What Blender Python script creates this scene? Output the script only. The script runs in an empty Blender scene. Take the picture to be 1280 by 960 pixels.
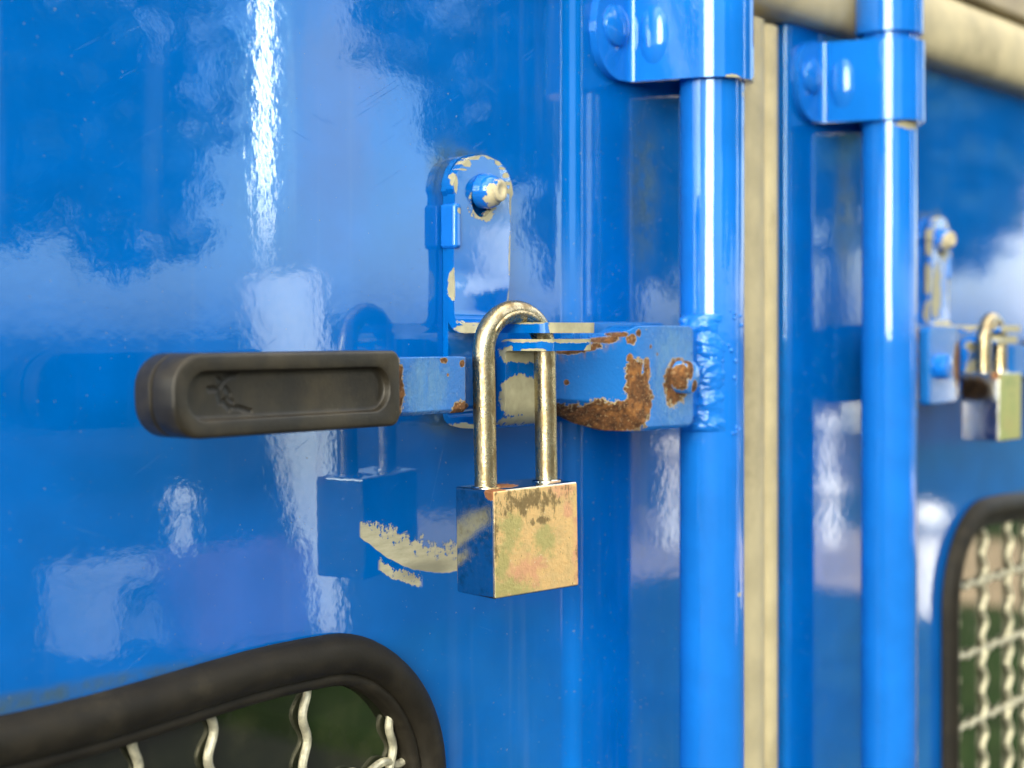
import bpy, bmesh, math, random
from mathutils import noise as mnoise
from mathutils import Vector, Matrix
R = math.radians
random.seed(7)
S = bpy.context.scene
COL = S.collection

# ------------------------------------------------------------------ camera
CAM_DIST = 0.377                       # metres from the lens to the door sheet
cd = bpy.data.cameras.new('camera'); cam = bpy.data.objects.new('camera', cd); COL.objects.link(cam)
cam.location = (0, -CAM_DIST, 0)
cam.rotation_euler = (R(90), 0, -math.atan2(0.780, 0.625))
cd.sensor_width = 36.0; cd.lens = 36 * 2000 / 1280
cd.shift_y = -67 / 1280
cd.clip_start = 0.01; cd.clip_end = 2000
cd.dof.use_dof = True; cd.dof.focus_distance = 0.535; cd.dof.aperture_fstop = 9.5
cd.dof.aperture_blades = 0
S.camera = cam

# ------------------------------------------------------------------ sky, sun, exposure
SUN_EL, SUN_AZ = 38.0, 122.0           # azimuth counter-clockwise from +x: behind the truck box, to the left
CLOUD_SHIFT, CLOUD_COVER, CLOUD = (.3, 1.1, 0), (.40, .56), (10.5, 9.6, 7.8, 1)
w = bpy.data.worlds.new('World'); S.world = w; w.use_nodes = True
wt = w.node_tree
bg = wt.nodes['Background']
sky = wt.nodes.new('ShaderNodeTexSky'); sky.sky_type = 'NISHITA'; sky.sun_disc = False
sky.sun_elevation = R(SUN_EL); sky.sun_rotation = R(90 - SUN_AZ)
sky.air_density = 1.0; sky.dust_density = 1.5; sky.ozone_density = 1.0
def wnode(t, **kw):
    n = wt.nodes.new(t)
    for k, v in kw.items(): setattr(n, k, v)
    return n
wc = wnode('ShaderNodeTexCoord')
wmap = wnode('ShaderNodeMapping'); wmap.inputs['Scale'].default_value = (1, 1, 1.8); wmap.inputs['Location'].default_value = CLOUD_SHIFT
wt.links.new(wc.outputs['Generated'], wmap.inputs[0])
wn = wnode('ShaderNodeTexNoise'); wn.inputs['Scale'].default_value = 2.1; wn.inputs['Detail'].default_value = 8; wn.inputs['Roughness'].default_value = .58
wt.links.new(wmap.outputs[0], wn.inputs[0])
wr = wnode('ShaderNodeMapRange', interpolation_type='SMOOTHSTEP'); wr.inputs[1].default_value = CLOUD_COVER[0]; wr.inputs[2].default_value = CLOUD_COVER[1]
wt.links.new(wn.outputs[0], wr.inputs[0])
wmx = wnode('ShaderNodeMix', data_type='RGBA')
def wmath(op, a, b=None, c=None):
    n = wnode('ShaderNodeMath', operation=op)
    for k, v in enumerate((a, b, c)):
        if isinstance(v, bpy.types.NodeSocket): wt.links.new(v, n.inputs[k])
        elif v is not None: n.inputs[k].default_value = v
    return n.outputs[0]
def wramp(v, a, b):
    n = wnode('ShaderNodeMapRange', interpolation_type='SMOOTHSTEP'); n.inputs[1].default_value = a; n.inputs[2].default_value = b
    wt.links.new(v, n.inputs[0]); return n.outputs[0]
wsep = wnode('ShaderNodeSeparateXYZ'); wt.links.new(wc.outputs['Generated'], wsep.inputs[0])
wt.links.new(wmath('MULTIPLY', wr.outputs[0], wramp(wsep.outputs[2], .20, .42)), wmx.inputs[0])     # high cloud layer
wt.links.new(sky.outputs[0], wmx.inputs[6]); wmx.inputs[7].default_value = CLOUD
skycol = wmx.outputs[2]
wn2 = wnode('ShaderNodeTexNoise'); wn2.inputs['Scale'].default_value = 14; wn2.inputs['Detail'].default_value = 5
wt.links.new(wc.outputs['Generated'], wn2.inputs[0])
# low clouds, plus bright sky patches added to make highlights and the streak: direction, (half width, half height), raggedness, softness, radiance
CLOUDS_AND_GLOWS = [((-.9135, -.4067, .16), (.25, .42), .22, .30, (52, 48, 38, 1)),  # broad glow added for the bar highlights and as key light
          ((.706, -.708, .150), (.040, .13), .9, .8, (5.5, 5.4, 5.2, 1)),
          ((.672, -.733, .155), (.0034, .125), .14, .6, (95, 91, 80, 1)),  # narrow bright sliver added to make the upright streak on the door
          ((.935, -.350, .075), (.055, .11), .9, .8, (7.5, 7.3, 6.8, 1))]
for d, (hw_, hh_), rag, soft, rad_ in CLOUDS_AND_GLOWS:
    d = Vector(d).normalized(); right = Vector((-d.y, d.x, 0)).normalized()
    a = wnode('ShaderNodeVectorMath', operation='DOT_PRODUCT'); wt.links.new(wc.outputs['Generated'], a.inputs[0]); a.inputs[1].default_value = right
    f = wnode('ShaderNodeVectorMath', operation='DOT_PRODUCT'); wt.links.new(wc.outputs['Generated'], f.inputs[0]); f.inputs[1].default_value = Vector((d.x, d.y, 0)).normalized()
    h = wmath('DIVIDE', a.outputs['Value'], hw_); v = wmath('DIVIDE', wmath('SUBTRACT', wsep.outputs[2], d.z), hh_)
    r_ = wmath('SQRT', wmath('ADD', wmath('MULTIPLY', h, h), wmath('MULTIPLY', v, v)))
    m_ = wmath('MULTIPLY_ADD', wmath('SUBTRACT', wn2.outputs[0], .5), rag * 2, wmath('SUBTRACT', 1.0, r_))
    m_ = wmath('MULTIPLY', wramp(m_, 0, soft), wramp(f.outputs['Value'], 0, .2))
    mx = wnode('ShaderNodeMix', data_type='RGBA'); wt.links.new(m_, mx.inputs[0]); wt.links.new(skycol, mx.inputs[6]); mx.inputs[7].default_value = rad_
    skycol = mx.outputs[2]
wt.links.new(skycol, bg.inputs[0]); bg.inputs[1].default_value = 0.12
sd = bpy.data.lights.new('sun', 'SUN'); sun = bpy.data.objects.new('sun', sd); COL.objects.link(sun)
sd.energy = 4.5; sd.angle = R(0.5); sd.color = (1.0, 0.94, 0.85)
sv = Vector((math.cos(R(SUN_EL)) * math.cos(R(SUN_AZ)), math.cos(R(SUN_EL)) * math.sin(R(SUN_AZ)), math.sin(R(SUN_EL))))
sun.rotation_euler = sv.to_track_quat('Z', 'Y').to_euler()
S.view_settings.view_transform = 'Standard'; S.view_settings.look = 'None'
S.view_settings.exposure = 2.1; S.view_settings.gamma = 1.0
S.render.engine = 'CYCLES'
S.cycles.max_bounces = 8; S.cycles.glossy_bounces = 6; S.cycles.diffuse_bounces = 3
S.cycles.caustics_reflective = False; S.cycles.caustics_refractive = False
S.cycles.sample_clamp_indirect = 8
S.cycles.use_denoising = True

# ------------------------------------------------------------------ node helpers
class NT:
    def __init__(s, name):
        s.m = bpy.data.materials.new(name); s.m.use_nodes = True
        s.t = s.m.node_tree; s.b = s.t.nodes['Principled BSDF']
        s.tc = s.t.nodes.new('ShaderNodeTexCoord')
        s.P = s.tc.outputs['Object']
        s._xyz = None
    def put(s, sock, v):
        if v is None: return
        if isinstance(v, bpy.types.NodeSocket): s.t.links.new(v, sock)
        else:
            if sock.type == 'RGBA' and len(v) == 3: v = (*v, 1)
            sock.default_value = v
    def set(s, **kw):
        for k, v in kw.items(): s.put(s.b.inputs[k.replace('_', ' ')], v)
    def math(s, op, a, b=None, c=None, clamp=False):
        n = s.t.nodes.new('ShaderNodeMath'); n.operation = op; n.use_clamp = clamp
        s.put(n.inputs[0], a); s.put(n.inputs[1], b); s.put(n.inputs[2], c); return n.outputs[0]
    def vm(s, op, a, b=None, c=None):
        n = s.t.nodes.new('ShaderNodeVectorMath'); n.operation = op
        s.put(n.inputs[0], a); s.put(n.inputs[1], b)
        if c is not None: s.put(n.inputs[2], c)
        return n.outputs['Value'] if op in ('LENGTH', 'DOT_PRODUCT', 'DISTANCE') else n.outputs[0]
    def noise(s, scale, detail=3, rough=0.55, vec=None, dist=0.0):
        n = s.t.nodes.new('ShaderNodeTexNoise'); s.put(n.inputs['Vector'], vec or s.P)
        n.inputs['Scale'].default_value = scale; n.inputs['Detail'].default_value = detail
        n.inputs['Roughness'].default_value = rough; n.inputs['Distortion'].default_value = dist
        return n.outputs['Fac']
    def voro(s, scale, feature='F1', vec=None, rnd=1.0):
        n = s.t.nodes.new('ShaderNodeTexVoronoi'); n.feature = feature
        s.put(n.inputs['Vector'], vec or s.P); n.inputs['Scale'].default_value = scale
        n.inputs['Randomness'].default_value = rnd
        return n.outputs['Distance']
    def ramp(s, v, a, b, lo=0.0, hi=1.0):
        n = s.t.nodes.new('ShaderNodeMapRange'); n.interpolation_type = 'SMOOTHSTEP'
        s.put(n.inputs[0], v); n.inputs[1].default_value = a; n.inputs[2].default_value = b
        n.inputs[3].default_value = lo; n.inputs[4].default_value = hi; return n.outputs[0]
    def mix(s, f, a, b):
        n = s.t.nodes.new('ShaderNodeMix'); n.data_type = 'RGBA'
        s.put(n.inputs[0], f); s.put(n.inputs[6], a); s.put(n.inputs[7], b); return n.outputs[2]
    def mixf(s, f, a, b):
        n = s.t.nodes.new('ShaderNodeMix'); n.data_type = 'FLOAT'
        s.put(n.inputs[0], f); s.put(n.inputs[2], a); s.put(n.inputs[3], b); return n.outputs[0]
    def xyz(s):
        if s._xyz is None:
            n = s.t.nodes.new('ShaderNodeSeparateXYZ'); s.put(n.inputs[0], s.P); s._xyz = n.outputs
        return s._xyz
    def bump(s, h, strength, dist, prev=None):
        n = s.t.nodes.new('ShaderNodeBump'); s.put(n.inputs['Height'], h)
        n.inputs['Strength'].default_value = strength; n.inputs['Distance'].default_value = dist
        s.put(n.inputs['Normal'], prev); return n.outputs[0]
    def blobs(s, lst):
        """soft ellipsoids: list of (centre, radii); value 1 at a centre, 0 at its surface, negative outside"""
        out = None
        for c, r in lst:
            if not isinstance(r, (tuple, list)): r = (r, r, r)
            inv = tuple(1.0 / q for q in r)
            v = s.vm('MULTIPLY_ADD', s.P, inv, tuple(-a * b for a, b in zip(c, inv)))
            l = s.math('SUBTRACT', 1.0, s.vm('LENGTH', v))
            out = l if out is None else s.math('MAXIMUM', out, l)
        return out
    def ragged(s, mask, scale, amount, edge=0.06, thr=0.0):
        nz = s.noise(scale, 5, 0.65)
        v = s.math('MULTIPLY_ADD', s.math('SUBTRACT', nz, 0.5), amount, mask)
        return s.ramp(v, thr, thr + edge)

BLUE = (0.0, 0.106, 0.43)
BARBLUE = (0.006, 0.140, 0.56)
PRIMER = (0.36, 0.34, 0.22)

def paint(name, base=BLUE, chips=(), rusts=(), chip_scale=420, rust_scale=330, peel=1.0, big=1.0, extra=None, gloss=0.035,
          rough_cast=0.0, chipcol=PRIMER, speck=0.0, runs=0.0, scratch=0.0, clear=.68, dirt=()):
    n = NT(name)
    tone = n.noise(35, 4)
    col = n.mix(n.ramp(tone, .3, .75), tuple(c * .9 for c in base), tuple(min(1, c * 1.07) for c in base))
    rough = n.mixf(n.noise(220, 4), gloss * .6, gloss * 2.2)
    peel_h = n.noise(230, 2, .5)
    wave_h = n.noise(26, 1, .4)
    nor = n.bump(wave_h, 0.022 * big, 0.0012)
    nor = n.bump(peel_h, 0.040 * peel, 0.0005, nor)
    if rough_cast:
        nor = n.bump(n.noise(650, 4, .6), rough_cast, 0.0010, nor)
    if runs:
        nor = n.bump(n.noise(330, 2, .5, n.vm('MULTIPLY', n.P, (1, 1, .035))), .10 * runs, .0008, nor)
    if scratch:
        for ang, sc, th_ in ((.5, 1.0, .70), (1.25, .8, .72), (-.35, 1.2, .72)):
            ca, sa = math.cos(ang), math.sin(ang)
            al = n.vm('DOT_PRODUCT', n.P, (ca, 0, sa)); ac = n.vm('DOT_PRODUCT', n.P, (-sa, 0, ca))
            cv = n.t.nodes.new('ShaderNodeCombineXYZ'); n.put(cv.inputs[0], n.math('MULTIPLY', al, 22 * sc)); n.put(cv.inputs[1], n.math('MULTIPLY', ac, 1500 * sc))
            ln = n.math('MULTIPLY', n.ramp(n.noise(1.0, 2, .5, cv.outputs[0]), th_, th_ + .05), n.ramp(n.noise(16 * sc, 3), .5, .66))
            rough = n.math('MULTIPLY_ADD', ln, .35 * scratch, rough); nor = n.bump(ln, .25 * scratch, .0002, nor)
        film = n.math('MULTIPLY', n.ramp(n.noise(11, 5, .65), .48, .72), n.ramp(n.noise(700, 3), .3, .7))
        rough = n.math('MULTIPLY_ADD', film, .10, rough)
        wash = n.math('MULTIPLY', n.ramp(n.noise(75, 3, .6, n.vm('MULTIPLY', n.P, (1, 1, .05))), .52, .72), n.ramp(n.noise(9, 2), .4, .65))
        rough = n.math('MULTIPLY_ADD', wash, .12, rough)
        col = n.mix(n.math('MULTIPLY', wash, .10), col, (.22, .30, .34))
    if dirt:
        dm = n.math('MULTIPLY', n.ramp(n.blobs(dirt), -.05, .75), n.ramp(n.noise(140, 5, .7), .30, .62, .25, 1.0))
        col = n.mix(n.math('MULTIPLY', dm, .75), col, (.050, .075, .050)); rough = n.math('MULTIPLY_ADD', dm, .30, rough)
    coat = clear
    dull = None
    def layer(mask, c, r, col, rough, dull):
        return n.mix(mask, col, c), n.mixf(mask, rough, r), (mask if dull is None else n.math('MAXIMUM', dull, mask))
    if extra is not None:
        mask, c = extra(n)
        col, rough, dull = layer(mask, c, 0.55, col, rough, dull)
    if chips:
        m = n.ragged(n.blobs(chips), chip_scale, 1.5)
        pc = n.mix(n.noise(260, 5), tuple(c * .62 for c in chipcol), tuple(min(1, c * 1.35) for c in chipcol))
        col, rough, dull = layer(m, pc, 0.5, col, rough, dull)
    if rusts:
        rb = n.blobs(rusts)
        rim = n.ragged(rb, rust_scale, 1.6, thr=-0.10)
        m = n.ragged(rb, rust_scale, 1.6)
        col, rough, dull = layer(rim, n.mix(n.noise(500, 3), (.30, .22, .10), (.52, .42, .25)), 0.7, col, rough, dull)
        rc = n.mix(n.ramp(n.noise(300, 6, .75), .32, .66), (.045, .021, .010), (.20, .085, .028))
        rc = n.mix(n.ramp(n.noise(150, 5, .7), .50, .68), rc, (.30, .13, .035))
        rc = n.mix(n.ramp(n.noise(1300, 3), .60, .70), rc, (.46, .32, .17))
        col, rough, dull = layer(m, rc, 0.85, col, rough, dull)
        nor = n.bump(n.math('MULTIPLY', m, n.noise(600, 7, .75)), 1.0, 0.0010, nor)
        run = n.math('MULTIPLY', n.ramp(n.blobs([((c[0], c[1], c[2] - 1.6 * (r[2] if isinstance(r, tuple) else r)), ((r[0], r[1], r[2] * 2.2) if isinstance(r, tuple) else (r * .9, r * 3, r * 3.5))) for c, r in rusts[:12]]), 0, .8), n.ramp(n.noise(500, 4, .7, n.vm('MULTIPLY', n.P, (1, 1, .15))), .42, .66))
        col = n.mix(n.math('MULTIPLY', n.math('MULTIPLY', run, .55), n.math('SUBTRACT', 1.0, m)), col, (.20, .12, .05))
    if speck:
        sp = n.ramp(n.noise(900, 2), .74 - speck * .1, .80 - speck * .1)
        col, rough, dull = layer(sp, (.22, .25, .22), 0.6, col, rough, dull)
    if dull is not None:
        nor = n.bump(n.math('SUBTRACT', 1.0, dull), 0.5, 0.0004, nor)
        coat = n.math('MULTIPLY_ADD', dull, -clear, clear)
    n.set(Base_Color=col, Roughness=rough, Normal=nor, Coat_Weight=coat, Coat_Roughness=0.02, Coat_IOR=1.60, Coat_Normal=nor, Specular_IOR_Level=.28 if dull is None else n.mixf(dull, .28, .3), Specular_Tint=(.07, .68, 1.0) if dull is None else n.mix(dull, (.07, .68, 1.0), (1, 1, 1)))
    return n.m

def plain(name, base, rough=0.6, var=0.25, scale=60, bump=0.2, bdist=0.0006, bscale=400, metallic=0.0, dirt=None, spec=.5):
    n = NT(name)
    col = n.mix(n.ramp(n.noise(scale, 5, .6), .3, .72), tuple(c * (1 - var) for c in base), tuple(min(1, c * (1 + var)) for c in base))
    if dirt:
        col = n.mix(n.ramp(n.noise(scale * .4, 6, .7), .52, .72), col, dirt)
    n.set(Base_Color=col, Roughness=n.mixf(n.noise(scale * 2, 4), rough * .8, min(1, rough * 1.2)), Metallic=metallic, Specular_IOR_Level=spec,
          Normal=n.bump(n.noise(bscale, 4, .6), bump, bdist))
    return n.m

# ------------------------------------------------------------------ object helpers
def tag(o, label=None, cat=None, group=None, kind=None):
    if label: o['label'] = label
    if cat: o['category'] = cat
    if group: o['group'] = group
    if kind: o['kind'] = kind
    return o

def thing(name, loc, label, cat, group=None):
    e = bpy.data.objects.new(name, None); COL.objects.link(e); e.location = loc
    e.empty_display_size = 0.02
    return tag(e, label, cat, group)

def build(name, bm, mat, parent=None, bevel=0.0, seg=3, angle=32, mirror=None, bake_mods=(), limit=35):
    if mirror is not None:
        for v in bm.verts: v.co.x = 2 * mirror - v.co.x
    bmesh.ops.remove_doubles(bm, verts=bm.verts, dist=1e-6)
    bmesh.ops.recalc_face_normals(bm, faces=bm.faces)
    for f in bm.faces: f.smooth = True
    for e in bm.edges:
        e.smooth = not (len(e.link_faces) == 2 and e.calc_face_angle(0) > R(angle)) and len(e.link_faces) == 2
    me = bpy.data.meshes.new(name); bm.to_mesh(me); bm.free()
    for m in (mat if isinstance(mat, (list, tuple)) else [mat]): me.materials.append(m)
    o = bpy.data.objects.new(name, me); COL.objects.link(o)
    if parent is not None:
        o.parent = parent
        if parent.type == 'EMPTY': o.location = -Vector(parent.location)
    if bevel:
        b = o.modifiers.new('bevel', 'BEVEL'); b.width = bevel; b.segments = seg; b.limit_method = 'ANGLE'
        b.angle_limit = R(limit); b.harden_normals = True
    return o

def cut(o, bm):
    """drill a hole and keep the result as plain mesh data"""
    me = bpy.data.meshes.new('cutter'); bm.to_mesh(me); bm.free()
    c = bpy.data.objects.new('cutter', me); COL.objects.link(c)
    c.location = o.location; c.parent = o.parent
    m = o.modifiers.new('cut', 'BOOLEAN'); m.operation = 'DIFFERENCE'; m.object = c; m.solver = 'EXACT'
    if len(o.modifiers) > 1: o.modifiers.move(len(o.modifiers) - 1, 0)
    others = [x for x in o.modifiers if x != m]
    for x in others: x.show_viewport = False
    bpy.context.view_layer.update()
    dg = bpy.context.evaluated_depsgraph_get()
    new = bpy.data.meshes.new_from_object(o.evaluated_get(dg))
    o.modifiers.remove(m); o.data = new
    for x in others: x.show_viewport = True
    bpy.data.objects.remove(c)
    b2 = bmesh.new(); b2.from_mesh(new)
    for f in b2.faces: f.smooth = True
    for e in b2.edges: e.smooth = len(e.link_faces) == 2 and e.calc_face_angle(0) < R(32)
    b2.to_mesh(new); b2.free()

def box(bm, x0, x1, y0, y1, z0, z1):
    vs = [bm.verts.new((x, y, z)) for x in (x0, x1) for y in (y0, y1) for z in (z0, z1)]
    for q in ((0, 1, 3, 2), (4, 6, 7, 5), (0, 4, 5, 1), (2, 3, 7, 6), (0, 2, 6, 4), (1, 5, 7, 3)):
        bm.faces.new([vs[i] for i in q])

def loft(bm, rings, caps=True, closed=True):
    rv = [[bm.verts.new(p) for p in r] for r in rings]
    n = len(rv[0])
    for a, b in zip(rv, rv[1:]):
        for i in range(n if closed else n - 1):
            j = (i + 1) % n
            bm.faces.new((a[i], a[j], b[j], b[i]))
    if caps:
        bm.faces.new(rv[0]); bm.faces.new(list(reversed(rv[-1])))
    return rv

def lathe(bm, prof, origin, axis, n=32):
    """prof: list of (radius, along); closed at ends when radius is 0"""
    axis = Vector(axis).normalized(); origin = Vector(origin)
    u = axis.orthogonal().normalized(); v = axis.cross(u)
    prev = None
    for r, h in prof:
        if r <= 1e-9: ring = [bm.verts.new(origin + axis * h)]
        else: ring = [bm.verts.new(origin + axis * h + (u * math.cos(a) + v * math.sin(a)) * r)
                      for a in (2 * math.pi * k / n for k in range(n))]
        if prev:
            if len(prev) == 1 and len(ring) > 1:
                for i in range(n): bm.faces.new((prev[0], ring[i], ring[(i + 1) % n]))
            elif len(ring) == 1 and len(prev) > 1:
                for i in range(n): bm.faces.new((prev[i], prev[(i + 1) % n], ring[0]))
            else:
                for i in range(n): bm.faces.new((prev[i], prev[(i + 1) % n], ring[(i + 1) % n], ring[i]))
        prev = ring

def tube(bm, pts, r, n=24, caps=True):
    pts = [Vector(p) for p in pts]
    rings = []; up = None
    for i, p in enumerate(pts):
        d = (pts[min(i + 1, len(pts) - 1)] - pts[max(i - 1, 0)]).normalized()
        if up is None: up = d.orthogonal().normalized()
        up = (up - d * up.dot(d)).normalized(); v = d.cross(up)
        rr = r(i / (len(pts) - 1)) if callable(r) else r
        rings.append([p + (up * math.cos(a) + v * math.sin(a)) * rr for a in (2 * math.pi * k / n for k in range(n))])
    loft(bm, rings, caps)

def fillet(pts, radii, seg=6):
    """round the inner corners of an open 2-D polyline"""
    out = [Vector(pts[0])]
    for i in range(1, len(pts) - 1):
        p = Vector(pts[i]); a = (Vector(pts[i - 1]) - p).normalized(); b = (Vector(pts[i + 1]) - p).normalized()
        ang = a.angle(b); r = radii[i - 1] if isinstance(radii, (list, tuple)) else radii
        t = r / math.tan(ang / 2); c = p + (a + b).normalized() * (r / math.sin(ang / 2))
        s = p + a * t; e = p + b * t
        a0 = math.atan2(s.y - c.y, s.x - c.x); a1 = math.atan2(e.y - c.y, e.x - c.x)
        d = (a1 - a0 + math.pi) % (2 * math.pi) - math.pi
        for k in range(seg + 1):
            q = a0 + d * k / seg; out.append(Vector((c.x + r * math.cos(q), c.y + r * math.sin(q))))
    out.append(Vector(pts[-1])); return out

def dense(pts, step):
    out = [pts[0]]
    for a, b in zip(pts, pts[1:]):
        n = max(1, int((b - a).length / step))
        out += [a + (b - a) * k / n for k in range(1, n + 1)]
    return out

def strap(bm, pts2, th, half, mid, place, nw=8, thk=None):
    """thick strip: 2-D centreline pts2, thickness th, half(s, L) = half width at arc length s, place(a, b, w) -> 3-D"""
    L = [0.0]
    for a, b in zip(pts2, pts2[1:]): L.append(L[-1] + (b - a).length)
    tops, bots = [], []
    for i, p in enumerate(pts2):
        d = (pts2[min(i + 1, len(pts2) - 1)] - pts2[max(i - 1, 0)]).normalized(); nrm = Vector((-d.y, d.x))
        th = thk[i] if thk else th
        h = half(L[i], L[-1])
        ws = [mid + h * (2 * k / nw - 1) for k in range(nw + 1)]
        tops.append([bm.verts.new(place(*(p + nrm * th / 2), w)) for w in ws])
        bots.append([bm.verts.new(place(*(p - nrm * th / 2), w)) for w in ws])
    for i in range(len(pts2) - 1):
        for k in range(nw):
            bm.faces.new((tops[i][k], tops[i + 1][k], tops[i + 1][k + 1], tops[i][k + 1]))
            bm.faces.new((bots[i][k], bots[i][k + 1], bots[i + 1][k + 1], bots[i + 1][k]))
        for k in (0, nw):
            bm.faces.new((tops[i][k], bots[i][k], bots[i + 1][k], tops[i + 1][k]))
    for i in (0, len(pts2) - 1):
        for k in range(nw):
            bm.faces.new((tops[i][k], tops[i][k + 1], bots[i][k + 1], bots[i][k]))

def roundrect(x0, x1, z0, z1, r, n=12):
    pts = []
    for cx, cz, a0 in ((x1 - r, z1 - r, 0), (x0 + r, z1 - r, 90), (x0 + r, z0 + r, 180), (x1 - r, z0 + r, 270)):
        for k in range(n + 1):
            a = R(a0 + 90 * k / n); pts.append(Vector((cx + r * math.cos(a), cz + r * math.sin(a))))
    return pts

# ------------------------------------------------------------------ shared materials
MID = 0.643                                    # mirror line between the two doors
m_bar = paint('bar_blue_paint', BARBLUE, chips=[((.5608, -.0455, -.1066), .0011), ((.5660, -.0455, -.1197), .0012), ((.5645, -.0453, .0955), .0012),
                                                 ((.725, -.045, .0992), (.016, .006, .0022))], peel=1.2, big=.7, chip_scale=500, runs=1.5, clear=.85)
m_clamp = paint('clamp_blue_paint', BARBLUE, chips=[((.515, -.008, .105), .0008), ((.552, -.048, .1012), (.004, .004, .0010)), ((.5665, -.048, .1010), (.0022, .004, .0016)), ((.731, -.047, .1405), (.0022, .004, .0012))], peel=1.0, big=.6, clear=.7)
m_beige = plain('beige_seal_rubber', (.50, .43, .255), .55, .14, 40, .15, .0004, 300, dirt=(.34, .29, .17))
m_rail = plain('beige_painted_rail', (.30, .25, .16), .6, .2, 25, .15, .0004, 200)
m_rubber = plain('black_rubber', (.012, .010, .0065), .6, .35, 90, .3, .0004, 600, dirt=(.030, .025, .016), spec=.25)
m_wire = plain('dull_galvanised_wire', (.50, .48, .36), .4, .3, 300, .3, .0003, 900, metallic=.5)

def grip_mat():
    n = NT('black_grip_rubber')
    col = n.mix(n.ramp(n.noise(55, 5, .65), .35, .75), (.010, .009, .007), (.036, .029, .017))
    col = n.mix(n.ramp(n.noise(900, 2), .72, .8), col, (.12, .10, .07))
    nor = n.bump(n.noise(700, 4, .65), .25, .0004)
    # perished rubber: a branching crack in the thumb recess, metres along the grip and in height
    CR = [([(.2915, -.0161), (.2947, -.0164), (.2963, -.0142), (.2980, -.0130), (.3013, -.0125)], .00034),
          ([(.2947, -.0164), (.2953, -.0183), (.2955, -.0197), (.2968, -.0199), (.2990, -.0218)], .00044),
          ([(.2963, -.0142), (.2945, -.0136)], .00020), ([(.2976, -.0161), (.2988, -.0177), (.2984, -.0190), (.3000, -.0201)], .00020),
          ([(.2990, -.0215), (.3021, -.0218), (.3067, -.0229)], .00026)]
    nz = n.t.nodes.new('ShaderNodeTexNoise'); n.put(nz.inputs[0], n.P); nz.inputs['Scale'].default_value = 900; nz.inputs['Detail'].default_value = 4
    pw = n.vm('MULTIPLY', n.vm('ADD', n.vm('MULTIPLY_ADD', nz.outputs['Color'], (.0013, 0, .0013), (-.00065, 0, -.00065)), n.P), (1, 0, 1))
    crack = None
    for line, wd in CR:
        for a, b in zip(line, line[1:]):
            A = Vector((a[0], 0, a[1])); D = Vector((b[0], 0, b[1])) - A
            pa = n.vm('SUBTRACT', pw, A)
            h = n.math('MULTIPLY', n.vm('DOT_PRODUCT', pa, D / D.length_squared), 1.0, clamp=True)
            sc = n.t.nodes.new('ShaderNodeVectorMath'); sc.operation = 'SCALE'; sc.inputs[0].default_value = D; n.put(sc.inputs['Scale'], h)
            d = n.math('SUBTRACT', wd, n.vm('LENGTH', n.vm('SUBTRACT', pa, sc.outputs[0])))
            crack = d if crack is None else n.math('MAXIMUM', crack, d)
    cr = n.ramp(crack, -.00012, .00012)
    col = n.mix(cr, col, (.002, .002, .002))
    nor = n.bump(n.ramp(crack, -.0009, .0001, 1, 0), .8, .0006, nor)
    n.set(Base_Color=col, Roughness=n.mixf(n.noise(120, 4), .30, .55), Normal=nor, Specular_IOR_Level=.42)
    return n.m
m_grip = grip_mat()

def glass_mat():
    n = NT('dark_window_glass')
    n.set(Base_Color=n.mix(n.ramp(n.noise(30, 5, .65), .4, .7), (.008, .011, .006), (.022, .024, .012)), Roughness=n.mixf(n.ramp(n.noise(300, 4), .5, .7), .03, .12), Normal=n.bump(n.noise(14, 1), .08, .002), Coat_Weight=0.6, Coat_IOR=1.6)
    return n.m
m_glass = glass_mat()

def shackle_mat():
    n = NT('worn_nickel_shackle')
    sx = n.vm('MULTIPLY', n.P, (1, 1, .35))
    pat = n.ramp(n.noise(420, 6, .7, sx), .40, .66)
    col = n.mix(pat, (.52, .445, .29), (.25, .185, .095))
    spots = n.ramp(n.noise(1500, 4, .7), .58, .72)
    col = n.mix(spots, col, (.12, .08, .035))
    rough = n.mixf(spots, n.mixf(pat, .22, .42), .7)
    n.set(Base_Color=col, Metallic=n.mixf(spots, 1.0, .35), Roughness=rough, Normal=n.bump(n.noise(1200, 5, .65), .30, .0004))
    return n.m
m_shackle = shackle_mat()

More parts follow.
